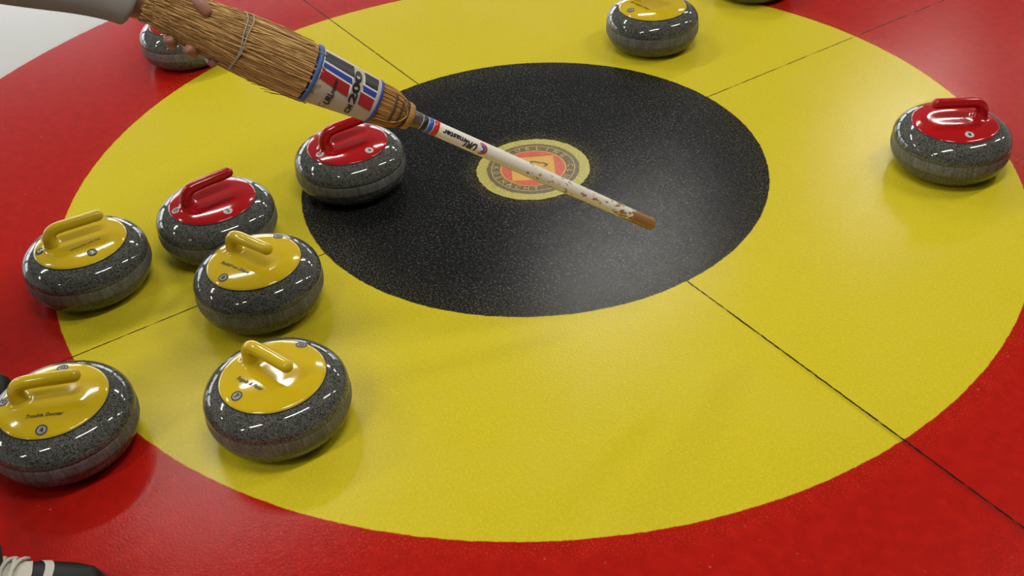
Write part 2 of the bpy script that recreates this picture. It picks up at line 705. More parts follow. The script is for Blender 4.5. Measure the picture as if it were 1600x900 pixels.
def plate_z(u, v):
    """height of the handle plate; u along the grip, v across"""
    r = math.hypot(u, v)
    k = min(1.0, r / PR)
    z = 0.1232 + 0.0120 * (1 - k ** 3.2) ** 0.9 if k < 1 else 0.1232
    z += 0.0012 * (1 - sstep(0.965, 1.0, k))
    # finger hollow under the grip
    du = max(abs(u - 0.008) - 0.030, 0.0)
    d = math.hypot(du / 0.034, v / 0.040)
    z -= 0.0016 * (1 - sstep(0.0, 1.0, d))
    # swelling where the neck leaves the plate
    d = math.hypot((u + 0.060) / 0.027, v / 0.026)
    z += 0.0120 * (1 - sstep(0.10, 1.0, d))
    return z


def build_plate_mesh():
    vs, fs = [(0, 0, plate_z(0, 0))], []
    nr, na = 44, 120
    for i in range(1, nr + 1):
        r = PR * (i / nr) ** 0.85
        for j in range(na):
            a = 2 * PI * j / na
            u, v = r * math.cos(a), r * math.sin(a)
            vs.append((u, v, plate_z(u, v)))
    for j in range(na):                                    # lip going down into the gasket
        a = 2 * PI * j / na
        vs.append((PR * 1.004 * math.cos(a), PR * 1.004 * math.sin(a), 0.1215))
    for j in range(na):
        fs.append((0, 1 + j, 1 + (j + 1) % na))
    for i in range(nr):
        for j in range(na):
            k = (j + 1) % na
            fs.append((1 + i * na + j, 1 + (i + 1) * na + j, 1 + (i + 1) * na + k, 1 + i * na + k))
    me = bpy.data.meshes.new('handle_plate')
    me.from_pydata(vs, [], fs)
    for p in me.polygons:
        p.use_smooth = True
    return me


def build_grip_mesh():
    path = catmull([(-0.0575, 0, 0.125), (-0.0590, 0, 0.142), (-0.0585, 0, 0.158), (-0.0495, 0, 0.1710), (-0.033, 0, 0.1757), (-0.006, 0, GRIP_Z), (0.024, 0, GRIP_Z), (0.054, 0, GRIP_Z)], 5)
    n = len(path)
    rad = []
    for i, p in enumerate(path):
        t = i / (n - 1)
        if t < 0.42:
            w = lerp_tab([(0, 0.0225), (0.08, 0.0185), (0.20, 0.0157), (0.42, 0.0140)], t)
        else:
            w = lerp_tab([(0.42, 0.0140), (0.7, 0.0136), (1.0, 0.0132)], t)
        rad.append(w)
    path2, rad2 = path[:], rad[:]
    e = path[-1]
    for k in range(1, 7):                                  # rounded free end
        a = k / 6 * PI / 2
        path2.append(e + Vector((0.0132 * math.sin(a), 0, 0)))
        rad2.append(max(0.0003, 0.0132 * math.cos(a)))
    vs, fs = tube_geo(path2, rad2, 20)
    # the neck is broader across than along at its foot
    out = []
    for v in vs:
        out.append(v)
    me = bpy.data.meshes.new('handle_grip')
    me.from_pydata([tuple(v) for v in out], [], fs)
    for p in me.polygons:
        p.use_smooth = True
    return me


PLATE = {}
GRIP = {}
for c in ('yellow', 'red'):
    PLATE[c] = build_plate_mesh()
    PLATE[c].materials.append(M[c + '_plastic'])
    GRIP[c] = build_grip_mesh()
    GRIP[c].materials.append(M[c + '_plastic'])


def place_on_plate(o_loc, az, x, y, z):
    """pixel -> local plate coordinates (u, v)"""
    p = at_z(x, y, z)
    d = Vector((p.x - o_loc[0], p.y - o_loc[1]))
    ca, sa = math.cos(az), math.sin(az)
    return (d.x * ca + d.y * sa, -d.x * sa + d.y * ca)


def px_on_plate(o_loc, az, x, y):
    z = 0.128
    for _ in range(6):
        u, v = place_on_plate(o_loc, az, x, y, z)
        k = math.hypot(u, v)
        if k > 0.099:
            u, v = u * 0.099 / k, v * 0.099 / k
        z = plate_z(u, v)
    return u, v


def stone(loc, az_deg, colour, label, name_text=None, name_px=None, discs=(), disc_style='grey', ink='black_ink', cap=0.0095):
    az = math.radians(az_deg)
    root = empty('curling_stone', (loc[0], loc[1], 0), az)
    tag(root, label, 'curling stone', 'curling stones on the ice')
    link_obj('granite_body', BODY_ME, None, root)
    b = link_obj('striking_band', BAND_ME, None, root)
    b['label'] = 'pale matte grey striking band'
    link_obj('plate_gasket', GASKET_ME, None, root)
    pl = link_obj('handle_plate', PLATE[colour], None, root)
    gr = link_obj('handle_grip', GRIP[colour], None, root)
    if name_text:
        u0, v0 = px_on_plate(loc, az, *name_px[0])
        u1, v1 = px_on_plate(loc, az, *name_px[1])
        vs, fs, w = text_geo(name_text, bold=0.014, shear=0.22)
        L = math.hypot(u1 - u0, v1 - v0)
        ex = ((u1 - u0) / L, (v1 - v0) / L)
        ey = (-ex[1], ex[0])
        out = []
        for x, y in vs:
            lx, ly = x / w * L, y * cap * 1.38
            u, v = u0 + ex[0] * lx + ey[0] * ly, v0 + ex[1] * lx + ey[1] * ly
            out.append((u, v, plate_z(u, v) + 0.0008))
        o = mesh_py('name_lettering', out, fs, M[ink], pl, smooth=False)
        o['label'] = 'printed name reading ' + name_text if False else 'small printed lettering'
    for (ch, x, y) in discs:
        u, v = px_on_plate(loc, az, x, y)
        k = math.hypot(u, v)
        out_dir = Vector((u / k, v / k, 0))
        h = 0.002
        nx = (plate_z(u + h, v) - plate_z(u - h, v)) / (2 * h)
        ny = (plate_z(u, v + h) - plate_z(u, v - h)) / (2 * h)
        nz = Vector((-nx, -ny, 1)).normalized()
        ey = (-out_dir - nz * (-out_dir).dot(nz)).normalized()      # digit top points to the centre
        ex = ey.cross(nz)
        c0 = Vector((u, v, plate_z(u, v)))
        R0 = 0.0108
        vs, fs = [], []
        prof = [(R0, -0.001), (R0, 0.0006), (R0 * 0.93, 0.0010), (R0 * 0.80, 0.0010), (R0 * 0.78, 0.0008), (0.0001, 0.0008)]
        nn = 24
        for r, z in prof:
            for j in range(nn):
                a = 2 * PI * j / nn
                vs.append(c0 + ex * (r * math.cos(a)) + ey * (r * math.sin(a)) + nz * z)
        for i in range(len(prof) - 1):
            for j in range(nn):
                kk = (j + 1) % nn
                fs.append((i * nn + j, i * nn + kk, (i + 1) * nn + kk, (i + 1) * nn + j))
        dm = {'grey': 'disc_grey', 'light': 'disc_light', 'black': 'disc_black'}[disc_style]
        d = mesh_py('number_disc', vs, fs, M[dm], root, smooth=False)
        if disc_style != 'light':
            rim = []
            rf = []
            for j in range(nn):
                a = 2 * PI * j / nn
                for r in (R0 * 0.82, R0 * 1.02):
                    rim.append(c0 + ex * (r * math.cos(a)) + ey * (r * math.sin(a)) + nz * 0.0014)
            for j in range(nn):
                kk = (j + 1) % nn
                rf.append((2 * j, 2 * j + 1, 2 * kk + 1, 2 * kk))
            mesh_py('disc_rim', rim, rf, M['black_ink'], d, smooth=False)
        tv, tf, w = text_geo(ch, bold=0.035)
        ys = [t[1] for t in tv]
        hh = max(ys) - min(ys)
        sc = 0.0102 / hh
        ov = [c0 + ex * ((x_ - w / 2) * sc) + ey * ((y_ - min(ys) - hh / 2) * sc) + nz * 0.0016 for x_, y_ in tv]
        mesh_py('disc_numeral', ov, tf, M['white_ink' if disc_style == 'black' else 'black_ink'], d, smooth=False)
    return root


S = dict(S1=(-.2336, -.4115), S2=(-.2036, -.7897), S3=(-.2301, -1.0995), S4=(.0915, -.8070), S5=(.4620, -.9257), S6=(.2671, -1.2941),
         S7=(.6464, .8347), S8=(-.3694, .7102), S9=(-.4518, 1.2199), S10=(-1.2546, -.4819))
stone(S['S1'], 91, 'red', 'red handled curling stone on the edge of the black disc under the broom head', 'Sami Weber', ((548, 234.4), (574, 219.8)),
      (('D', 500, 241), ('4', 577, 235)), 'light', 'dark_red_ink', 0.0075)
stone(S['S2'], 95, 'red', 'red handled curling stone on yellow ice beside three yellow handled stones', 'Peter Weber', ((324, 327), (363, 310.6)),
      (('D', 275, 329), ('2', 356, 329.5)), 'light', 'dark_red_ink', 0.0075)
stone(S['S3'], 84.7, 'yellow', 'yellow handled curling stone with black number discs on the yellow and red border', 'Wünsche mit Ost', ((111, 392.8), (158, 373.5)),
      (('D', 62.5, 393), ('2', 144, 394.5)), 'black', cap=0.0068)
stone(S['S4'], 21.5, 'yellow', 'yellow handled curling stone numbered 8 close beside a red handled stone', 'Rudolf von Erlach', ((344.3, 412), (387, 428.5)),
      (('8', 349, 434), ('D', 434.5, 369.5)), 'grey')
stone(S['S5'], 17.8, 'yellow', 'yellow handled curling stone numbered 7 standing wholly on yellow ice', 'Regula & Peter', ((369, 592.5), (408.5, 611.5)),
      (('7', 370, 619), ('D', 471, 539)), 'grey')
stone(S['S6'], 64.9, 'yellow', 'yellow handled curling stone numbered 4 on the red ring near the dark sneakers', 'Trouble Shooter', ((40, 654.7), (98.7, 648)),
      (('4', 65, 672), ('D', 98, 575), ('D', 7, 628)), 'grey')
stone(S['S7'], -124.6, 'red', 'red handled curling stone standing alone where yellow meets red, away from the others', 'Peter Weber', ((1476, 198), (1537, 196)),
      (('8', 1515, 210.5),), 'light', 'dark_red_ink', 0.006)
stone(S['S8'], 20, 'yellow', 'yellow handled curling stone standing alone on yellow ice beyond the black disc', 'Dr. August Stein', ((985, 4), (1013, 15.5)),
      (('6', 985.5, 16),), 'grey', cap=0.0075)
stone(S['S9'], 40, 'red', 'curling stone on the far yellow and red border, only its granite underside in view')
stone(S['S10'], 150, 'red', 'curling stone on the red ring half hidden behind the hand and broom')

# ------------------------------------------------------------------ the corn broom, held head up-left with its handle pointing at the button
TIP = at_depth(1022, 352, 2.20)
END = at_depth(222, -2, 1.68)
AX = (END - TIP).normalized()
BL = (END - TIP).length
ZL = (CAM - (TIP + END) * 0.5)
ZL = (ZL - AX * ZL.dot(AX)).normalized()
YL = ZL.cross(AX)
broom = empty('corn_broom', TIP)
mm = Matrix.Identity(4)
for i, v in enumerate((AX, YL, ZL)):
    for k in range(3):
        mm[k][i] = v[k]
mm.translation = TIP
broom.matrix_world = mm
tag(broom, 'old corn curling broom with white chipped handle, held by its straw head above the ice', 'broom')


def proj(p):
    d = p - CAM
    z = d.dot(RZ)
    return 800 + F_PX * d.dot(RX) / z, 450 + F_PX * d.dot(RY) / z, z


def s_of(x):
    lo, hi = -0.1, BL + 0.3
    for _ in range(40):
        mid_ = (lo + hi) / 2
        if proj(TIP + AX * mid_)[0] > x:
            lo = mid_
        else:
            hi = mid_
    return (lo + hi) / 2


def rad_of(x, wpx):
    d = proj(TIP + AX * s_of(x))[2]
    return 0.5 * wpx * d / F_PX


RT = [(s_of(x), rad_of(x, w)) for x, w in ((645, 34), (641, 38), (634, 40), (628, 41), (624, 47), (618, 54), (610, 59), (600, 62), (583, 64.5), (487, 86), (450, 88), (400, 87),
                                           (370, 85), (335, 78), (300, 70), (260, 62), (222, 54))]
FLAT = 0.80


def hr(s):
    return lerp_tab(RT, s)


def surf(s, phi, off=0.0):
    """phi = 0 faces the camera side, +90 degrees is the upper edge"""
    r = hr(s)
    fl = 1.0 - (1.0 - FLAT) * sstep(s_of(630), s_of(590), s)
    return Vector((s, -(r + off) * math.sin(phi), (r * fl + off) * math.cos(phi)))


def revolve(name, s0, s1, off, mat, parent, ns=8, n=48, close=False, thick=0.0):
    vs, fs = [], []
    for i in range(ns + 1):
        s = s0 + (s1 - s0) * i / ns
        for j in range(n):
            vs.append(surf(s, 2 * PI * j / n, off))
    for i in range(ns):
        for j in range(n):
            k = (j + 1) % n
            fs.append((i * n + j, i * n + k, (i + 1) * n + k, (i + 1) * n + j))
    if close:
        fs.append(tuple(range(n)))
        fs.append(tuple(ns * n + j for j in reversed(range(n))))
    return fix_normals(mesh_py(name, vs, fs, mat, parent))


M['handle'] = make_handle_paint()
M['straw'] = make_straw('corn_straw', (0.22, 0.105, 0.028), (0.74, 0.46, 0.17))
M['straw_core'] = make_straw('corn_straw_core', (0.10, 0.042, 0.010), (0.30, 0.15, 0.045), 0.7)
M['straw_neck'] = make_straw('corn_straw_neck', (0.28, 0.13, 0.03), (0.56, 0.30, 0.08), 0.8)
M['metal'] = plain('dull_ferrule', (0.13, 0.12, 0.11), rough=0.38, metal=0.5, var=0.15, scale=40)
M['wire'] = plain('binding_wire', (0.34, 0.31, 0.25), rough=0.45, metal=0.2)
M['leather'] = plain('dark_stitching', (0.06, 0.032, 0.015), rough=0.7)
M['label'] = plain('label_sleeve', (0.47, 0.41, 0.33), rough=0.5, var=0.06, scale=30)
M['lab_black'] = plain('label_black', (0.012, 0.012, 0.013), rough=0.45)
M['lab_blue'] = plain('label_blue', (0.020, 0.055, 0.30), rough=0.45)
M['lab_red'] = plain('label_red', (0.34, 0.012, 0.016), rough=0.45)
M['lab_white'] = plain('label_white', (0.72, 0.70, 0.66), rough=0.45)
M['band_blue'] = plain('blue_binding', (0.040, 0.100, 0.30), rough=0.55, var=0.2, scale=120)
M['hand_blue'] = plain('handle_blue', (0.020, 0.095, 0.42), rough=0.35)
M['hand_red'] = plain('handle_red', (0.56, 0.018, 0.014), rough=0.35)

# handle
HR = 0.0138
s_f = s_of(655)
path, rad = [], []
for k in range(6):
    a = k / 5 * PI / 2
    path.append(Vector((0.010 * (1 - math.sin(a)) * 1.0 if False else 0.010 - 0.010 * math.cos(a), 0, 0)))
    rad.append(max(0.0004, HR * 0.93 * math.sin(a)))
path = sorted(path, key=lambda p: p.x)
for k in range(1, 25):
    s = 0.010 + (s_f + 0.01 - 0.010) * k / 24
    path.append(Vector((s, 0, 0)))
    rad.append(HR * (0.93 + 0.07 * sstep(0.0, 0.3, s)))
vs, fs = tube_geo(path, rad, 24)
handle = fix_normals(mesh_py('handle', vs, fs, M['handle'], broom))
handle['label'] = 'white lacquered wooden handle, chipped to bare brown wood at its end'


def handle_ring(name, x0, x1, mat, off=0.0006):
    s0, s1 = sorted((s_of(x0), s_of(x1)))
    vs, fs = tube_geo([(s0, 0, 0), (s0 + 0.0003, 0, 0), (s1 - 0.0003, 0, 0), (s1, 0, 0)], [HR, HR + off, HR + off, HR], 32, caps=False)
    return fix_normals(mesh_py(name, vs, fs, mat, handle))


handle_ring('handle_stripe', 655, 657.0, M['lab_white'], 0.0005)
handle_ring('handle_stripe', 657, 664.5, M['lab_black'])
handle_ring('handle_stripe', 664.5, 665.6, M['lab_white'], 0.0005)
handle_ring('handle_stripe', 665.6, 672.6, M['hand_blue'])
handle_ring('handle_stripe', 672.6, 673.7, M['lab_white'], 0.0005)
handle_ring('handle_stripe', 673.7, 681.5, M['hand_red'])


def handle_map(s, arc, off=0.0007):
    """arc in metres round the handle from the camera-facing line, + towards the lower edge"""
    a = arc / HR
    return Vector((s, (HR + off) * math.sin(a), (HR + off) * math.cos(a)))


def handle_text(txt, s0, s1, cap, base, mat, shear, bold):
    vs, fs, w = text_geo(txt, bold=bold, shear=shear)
    sc = (s1 - s0)
    vs2 = [(x / w * sc, y * cap * 1.38) for x, y in vs]
    vs2, fs2 = diced(vs2, fs, 0.003)
    out = [handle_map(s0 + x, base + y) for x, y in vs2]
    return fix_normals(mesh_py('handle_lettering', out, fs2, mat, handle, smooth=False))


def handle_arc(r0, r1, sc, ac, a0, a1, mat, off):
    vs, fs = [], []
    n = 26
    for i in range(n + 1):
        a = math.radians(a0 + (a1 - a0) * i / n)
        for r in (r0, r1):
            vs.append(handle_map(sc + r * math.cos(a) * 1.05, ac + r * math.sin(a), off))
    fs = [(2 * i, 2 * i + 1, 2 * i + 3, 2 * i + 2) for i in range(n)]
    return fix_normals(mesh_py('handle_logo', vs, fs, mat, handle, smooth=False))


# upside-down CURLmaster: reads towards the head, letter tops towards the lower edge
sC = s_of(748)
handle_arc(0.0078, 0.0112, sC, -0.0002, 75, 300, M['hand_red'], 0.0007)
handle_arc(0.0032, 0.0066, sC, -0.0002, 90, 290, M['hand_blue'], 0.0008)
handle_text('URL', s_of(741), s_of(720), 0.0135, -0.0036, M['lab_black'], 0.28, 0.035)
handle_text('master', s_of(722), s_of(687.5), 0.0100, -0.0060, M['lab_black'], 0.0, 0.030)

# ferrule, collar, neck
s_fer0, s_fer1 = s_of(656), s_of(640)
vs, fs = tube_geo([(s_fer0, 0, 0), (s_fer0 + 0.001, 0, 0), (s_fer1, 0, 0), (s_fer1 + 0.006, 0, 0)], [HR + 0.0003, HR + 0.0012, HR + 0.0022, HR + 0.002], 32)
fix_normals(mesh_py('ferrule', vs, fs, M['metal'], broom))
neck = revolve('straw_neck', s_of(641), s_of(574), -0.0012, M['straw_neck'], broom, ns=22, n=72, close=True)
neck['label'] = 'bundled straw neck of the broom'
core = revolve('straw_core', s_of(580), s_of(240), -0.0035, M['straw_core'], broom, ns=30, n=48, close=True)


def strands(name, count, s_lo, s_hi, jitter_lo, jitter_hi, mat, parent, thick, wav, ph_jit=0.05, off_lo=-0.002, off_hi=0.0022, spread=0.0):
    rnd = random.Random(name + str(count))
    V, Fc = [], []
    for i in range(count):
        ph = 2 * PI * (i + rnd.random()) / count
        sa = s_lo + rnd.uniform(-jitter_lo, jitter_lo)
        sb = s_hi + rnd.uniform(-jitter_hi, jitter_hi)
        off = rnd.uniform(off_lo, off_hi)
        nseg = 8
        p1, p2 = rnd.uniform(-ph_jit, ph_jit), rnd.uniform(-ph_jit, ph_jit)
        w1, w2 = rnd.uniform(0, 6), rnd.uniform(3, 9)
        pts = []
        for k in range(nseg + 1):
            t = k / nseg
            s = sa + (sb - sa) * t
            o = off + spread * t * t * rnd.uniform(-1, 1) + wav * math.sin(w1 + w2 * t)
            pts.append(surf(s, ph + p1 * (1 - t) + p2 * t + 0.6 * wav / 0.03 * math.sin(w1 * 2 + w2 * t), o))
        th = thick * rnd.uniform(0.6, 1.3)
        vs, fs = tube_geo(pts, [th * (1 - 0.35 * k / nseg) for k in range(nseg + 1)], 4, caps=False, base=len(V))
        V += vs
        Fc += fs
    o = mesh_py(name, V, Fc, mat, parent, smooth=False)
    o['kind'] = 'stuff'
    return o


st = strands('straw_bristles', 820, s_of(478), s_of(252), 0.0006, 0.020, M['straw'], broom, 0.0013, 0.0012, 0.20)
st['label'] = 'long tan corn straw bristles'
st2 = strands('straw_bristles', 260, s_of(420), s_of(250), 0.09, 0.02, M['straw'], broom, 0.0010, 0.0022, 0.30, 0.000, 0.0035, 0.003)
# straw filling the ragged end
rnd = random.Random(3)
V, Fc = [], []
for i in range(420):
    r = math.sqrt(rnd.random())
    a = rnd.random() * 2 * PI
    sa = s_of(275)
    sb = s_of(240) + rnd.uniform(-0.02, 0.016)
    pts = []
    for k in range(4):
        s = sa + (sb - sa) * k / 3
        rr = hr(s) * r * 0.97
        pts.append(Vector((s, -rr * math.sin(a) + rnd.uniform(-0.001, 0.001), rr * FLAT * math.cos(a) + rnd.uniform(-0.001, 0.001))))
    vs, fs = tube_geo(pts, 0.0011, 4, caps=True, base=len(V))
    V += vs
    Fc += fs
o = mesh_py('straw_bristles', V, Fc, M['straw'], broom, smooth=False)
o['kind'] = 'stuff'
# a few stray straws hanging off the lower edge
V, Fc = [], []
for i in range(7):
    s0_ = s_of(440 + 8 * i)
    ph = -PI / 2 - 0.2 + 0.05 * i
    L_ = 0.03 + 0.05 * rnd.random()
    pts = [surf(s0_ + L_ * t, ph, 0.001 + 0.005 * t * t + 0.001 * i * t) for t in (0, .33, .66, 1)]
    vs, fs = tube_geo(pts, 0.0005, 4, base=len(V))
    V += vs
    Fc += fs
o = mesh_py('stray_straws', V, Fc, M['straw_core'], broom, smooth=False)
o['kind'] = 'stuff'
stn = strands('straw_neck_strands', 200, s_of(572), s_of(626), 0.002, 0.004, M['straw_neck'], neck, 0.0010, 0.0004, 0.04, -0.001, 0.0008)


def band_ring(name, x0, x1, off, mat, parent, a0=0.0, a1=2 * PI, n=64, skew=0.0, rim=0.0008):
    s0, s1 = s_of(x0), s_of(x1)
    prof = [(0.0, -0.002), (0.12, off), (0.5, off + rim), (0.88, off), (1.0, -0.002)]
    vs, fs = [], []
    full = abs(a1 - a0 - 2 * PI) < 1e-6
    m_ = n if full else n + 1
    for f, o_ in prof:
        for j in range(m_):
            ph = a0 + (a1 - a0) * j / n
            sh = skew * math.sin(ph)
            vs.append(surf(s0 + (s1 - s0) * f + sh, ph, o_))
    for i in range(len(prof) - 1):
        for j in range(n):
            k = (j + 1) % m_
            fs.append((i * m_ + j, i * m_ + k, (i + 1) * m_ + k, (i + 1) * m_ + j))
    return fix_normals(mesh_py(name, vs, fs, mat, parent))


collar = band_ring('collar', 641, 628, 0.0015, M['straw_neck'], broom, rim=0.001)
band_ring('neck_stitching', 631.5, 627.5, 0.0018, M['leather'], neck)
band_ring('neck_stitching', 620, 615.5, 0.0014, M['leather'], neck, -0.75, 0.80, 24)
band_ring('neck_stitching', 609, 604.5, 0.0014, M['leather'], neck, -0.62, 0.85, 24)
# straw cord running from the label round the neck
pts = [surf(s_of(x), ph, 0.0018) for x, ph in ((586, -0.75), (600, -0.72), (612, -0.66), (622, -0.45), (628, -0.1), (628, 0.25), (622, 0.55), (614, 0.78))]
vs, fs = tube_geo(catmull(pts, 5), 0.0011, 6)
fix_normals(mesh_py('neck_cord', vs, fs, M['straw'], neck))
# wire binding round the straw
for dx, sk in ((0.0, 0.004), (4.0, -0.003)):
    wv = []
    for j in range(65):
        ph = 2 * PI * j / 64
        wv.append(surf(s_of(371 + dx) + sk * math.sin(ph) + 0.0012 * math.sin(5 * ph), ph, 0.0042))
    vs, fs = tube_geo(wv, 0.0013, 6, caps=False)
    fix_normals(mesh_py('binding_wire', vs, fs, M['wire'], broom))

# label sleeve
LS0, LS1 = s_of(485), s_of(581)           # left (straw) edge, right (neck) edge in the photograph
sleeve = revolve('label_sleeve', LS1, LS0, 0.0022, M['label'], broom, ns=10, n=64)
sleeve['label'] = 'cream printed label sleeve with black, blue and red stripes'
b1 = band_ring('sleeve_binding', 488.5, 481.0, 0.0044, M['band_blue'], broom)
b1['label'] = 'blue tape binding'
b2 = band_ring('sleeve_binding', 585.5, 580.5, 0.0030, M['lab_blue'], broom)
b2['label'] = 'blue tape binding'


def lab(u, w, off=0.0028):
    """u: 0..1 from straw edge to neck edge; w: 0..1 from the upper edge to the lower edge as seen"""
    s = LS0 + (LS1 - LS0) * u
    k = max(-1.0, min(1.0, 1 - 2 * w))
    return surf(s, math.asin(k), off)


def lab_patch(name, u0, u1, wl, wr, mat, off=0.0028, nu=10, nw=6):
    """u0/u1 are pairs (at top, at bottom); wl, wr are (top, bottom) fractions at the straw edge and neck edge"""
    vs, fs = [], []
    for i in range(nu + 1):
        for j in range(nw + 1):
            g = j / nw
            ua = u0[0] + (u0[1] - u0[0]) * g
            ub = u1[0] + (u1[1] - u1[0]) * g
            u = ua + (ub - ua) * i / nu
            w0 = wl[0] + (wl[1] - wl[0]) * g
            w1 = wr[0] + (wr[1] - wr[0]) * g
            vs.append(lab(u, w0 + (w1 - w0) * u, off))
    for i in range(nu):
        for j in range(nw):
            a = i * (nw + 1) + j
            fs.append((a, a + nw + 1, a + nw + 2, a + 1))
    return fix_normals(mesh_py(name, vs, fs, mat, sleeve))


UL0, UL1, UR0, UR1 = (0.05, 0.05), (0.515, 0.545), (0.70, 0.73), (0.945, 0.945)
lab_patch('label_stripe', (0.04, 0.04), (0.525, 0.555), (0.02, 0.50), (0.01, 0.60), M['lab_white'], 0.0025)
lab_patch('label_stripe', (0.69, 0.72), (0.955, 0.955), (0.02, 0.50), (0.01, 0.60), M['lab_white'], 0.0025)
for a, b in ((UL0, UL1), (UR0, UR1)):
    lab_patch('label_stripe', a, b, (0.055, 0.19), (0.035, 0.275), M['lab_black'], 0.0030)
    lab_patch('label_stripe', a, b, (0.225, 0.30), (0.315, 0.44), M['lab_blue'], 0.0030)
    lab_patch('label_stripe', a, b, (0.335, 0.50), (0.475, 0.755), M['lab_red'], 0.0030)


def lab_text(txt, w_start, w_end, u_base, u_top, mat, bold, shear=0.0, off=0.0034, ex=1.0):
    """reads from the lower edge to the upper edge, letter tops towards the straw"""
    vs, fs, w = text_geo(txt, bold=bold, shear=shear)
    vs2, fs2 = diced([(x / w, y / 0.72) for x, y in vs], fs, 0.08)
    out = []
    for x, y in vs2:
        ww = w_start + (w_end - w_start) * x
        sl = 0.05 * (ww - 0.5)
        out.append(lab(u_base + sl + (u_top - u_base) * y, ww, off))
    return fix_normals(mesh_py('label_lettering', out, fs2, mat, sleeve, smooth=False))


lab_text('200', 0.72, 0.085, 0.672, 0.562, M['lab_black'], 0.040)
lab_text('CM', 0.935, 0.750, 0.672, 0.592, M['lab_black'], 0.04)
lab_text('URL', 0.900, 0.680, 0.340, 0.245, M['lab_black'], 0.04, 0.25)
lab_text('master', 0.680, 0.400, 0.330, 0.265, M['lab_black'], 0.03, 0.2)
vs = []
for i in range(21):
    a = math.radians(60 + 240 * i / 20)
    for r in (0.8, 1.0):
        vs.append(lab(0.285 - 0.050 * r * math.sin(a), 0.930 - 0.045 * r * math.cos(a), 0.0032))
fix_normals(mesh_py('label_logo', vs, [(2 * i, 2 * i + 1, 2 * i + 3, 2 * i + 2) for i in range(20)], M['lab_red'], sleeve, smooth=False))

# ------------------------------------------------------------------ the person holding the broom (stands out of frame; hand, sleeve and shoes show)
M['skin'] = plain('skin', (0.30, 0.125, 0.078), rough=0.5, var=0.12, scale=50, bump=0.05)
M['sweater'] = plain('grey_knit', (0.235, 0.215, 0.185), rough=0.85, var=0.12, scale=30, bump=0.1)
M['trousers'] = plain('black_trousers', (0.012, 0.012, 0.013), rough=0.8)
M['shoe_black'] = plain('shoe_black_leather', (0.008, 0.009, 0.008), rough=0.45, spec=0.3, var=0.25, scale=60)
M['shoe_sole'] = plain('shoe_black_rubber', (0.010, 0.010, 0.010), rough=0.6)
M['shoe_cream'] = plain('shoe_cream', (0.52, 0.50, 0.42), rough=0.6)
M['hair'] = plain('brown_hair', (0.035, 0.022, 0.014), rough=0.5, var=0.3, scale=200)

PX_D0, PX_D1 = 1.0 / 1.68, 1.0 / 2.20


def gp(x, y, toward):
    """point seen at pixel (x, y), 'toward' metres nearer than the broom axis there"""
    inv = PX_D0 + (PX_D1 - PX_D0) * (x - 222) / (1022 - 222.0)
    return at_depth(x, y, 1.0 / inv - toward)


def skin_mesh(name, joints, edges, mat, parent, root, sub=2):
    names = list(joints)
    idx = {k: i for i, k in enumerate(names)}
    me = bpy.data.meshes.new(name)
    me.from_pydata([tuple(joints[k][0]) for k in names], [(idx[a], idx[b]) for a, b in edges], [])
    o = link_obj(name, me, mat, parent)
    md = o.modifiers.new('skin', 'SKIN')
    md.use_smooth_shade = True
    md.branch_smoothing = 0.4
    sv = me.skin_vertices[0].data
    for k in names:
        r = joints[k][1]
        sv[idx[k]].radius = (r, r) if not hasattr(r, '__len__') else r
        sv[idx[k]].use_root = (k == root)
    sb = o.modifiers.new('subdivision', 'SUBSURF')
    sb.levels = sub
    sb.render_levels = sub
    return o


WR = gp(198, 2, -0.030)
EL = WR + (at_depth(-260, -92, 1.6) - at_depth(203, 8, 1.72)).normalized() * 0.262
SHL = Vector((0.000, -1.400, 1.130))
SHR = Vector((0.380, -1.450, 1.140))
PEL = Vector((0.170, -1.960, 0.860))
CHE = Vector((0.180, -1.540, 1.080))
person = empty('person', (0.25, -1.60, 0))
tag(person, 'person in a grey sweater, black trousers and black sneakers holding the broom head', 'person')
P0 = Vector((0.25, -1.60, 0))


def rel(j):
    return {k: (Vector(p) - P0, r) for k, (p, r) in j.items()}


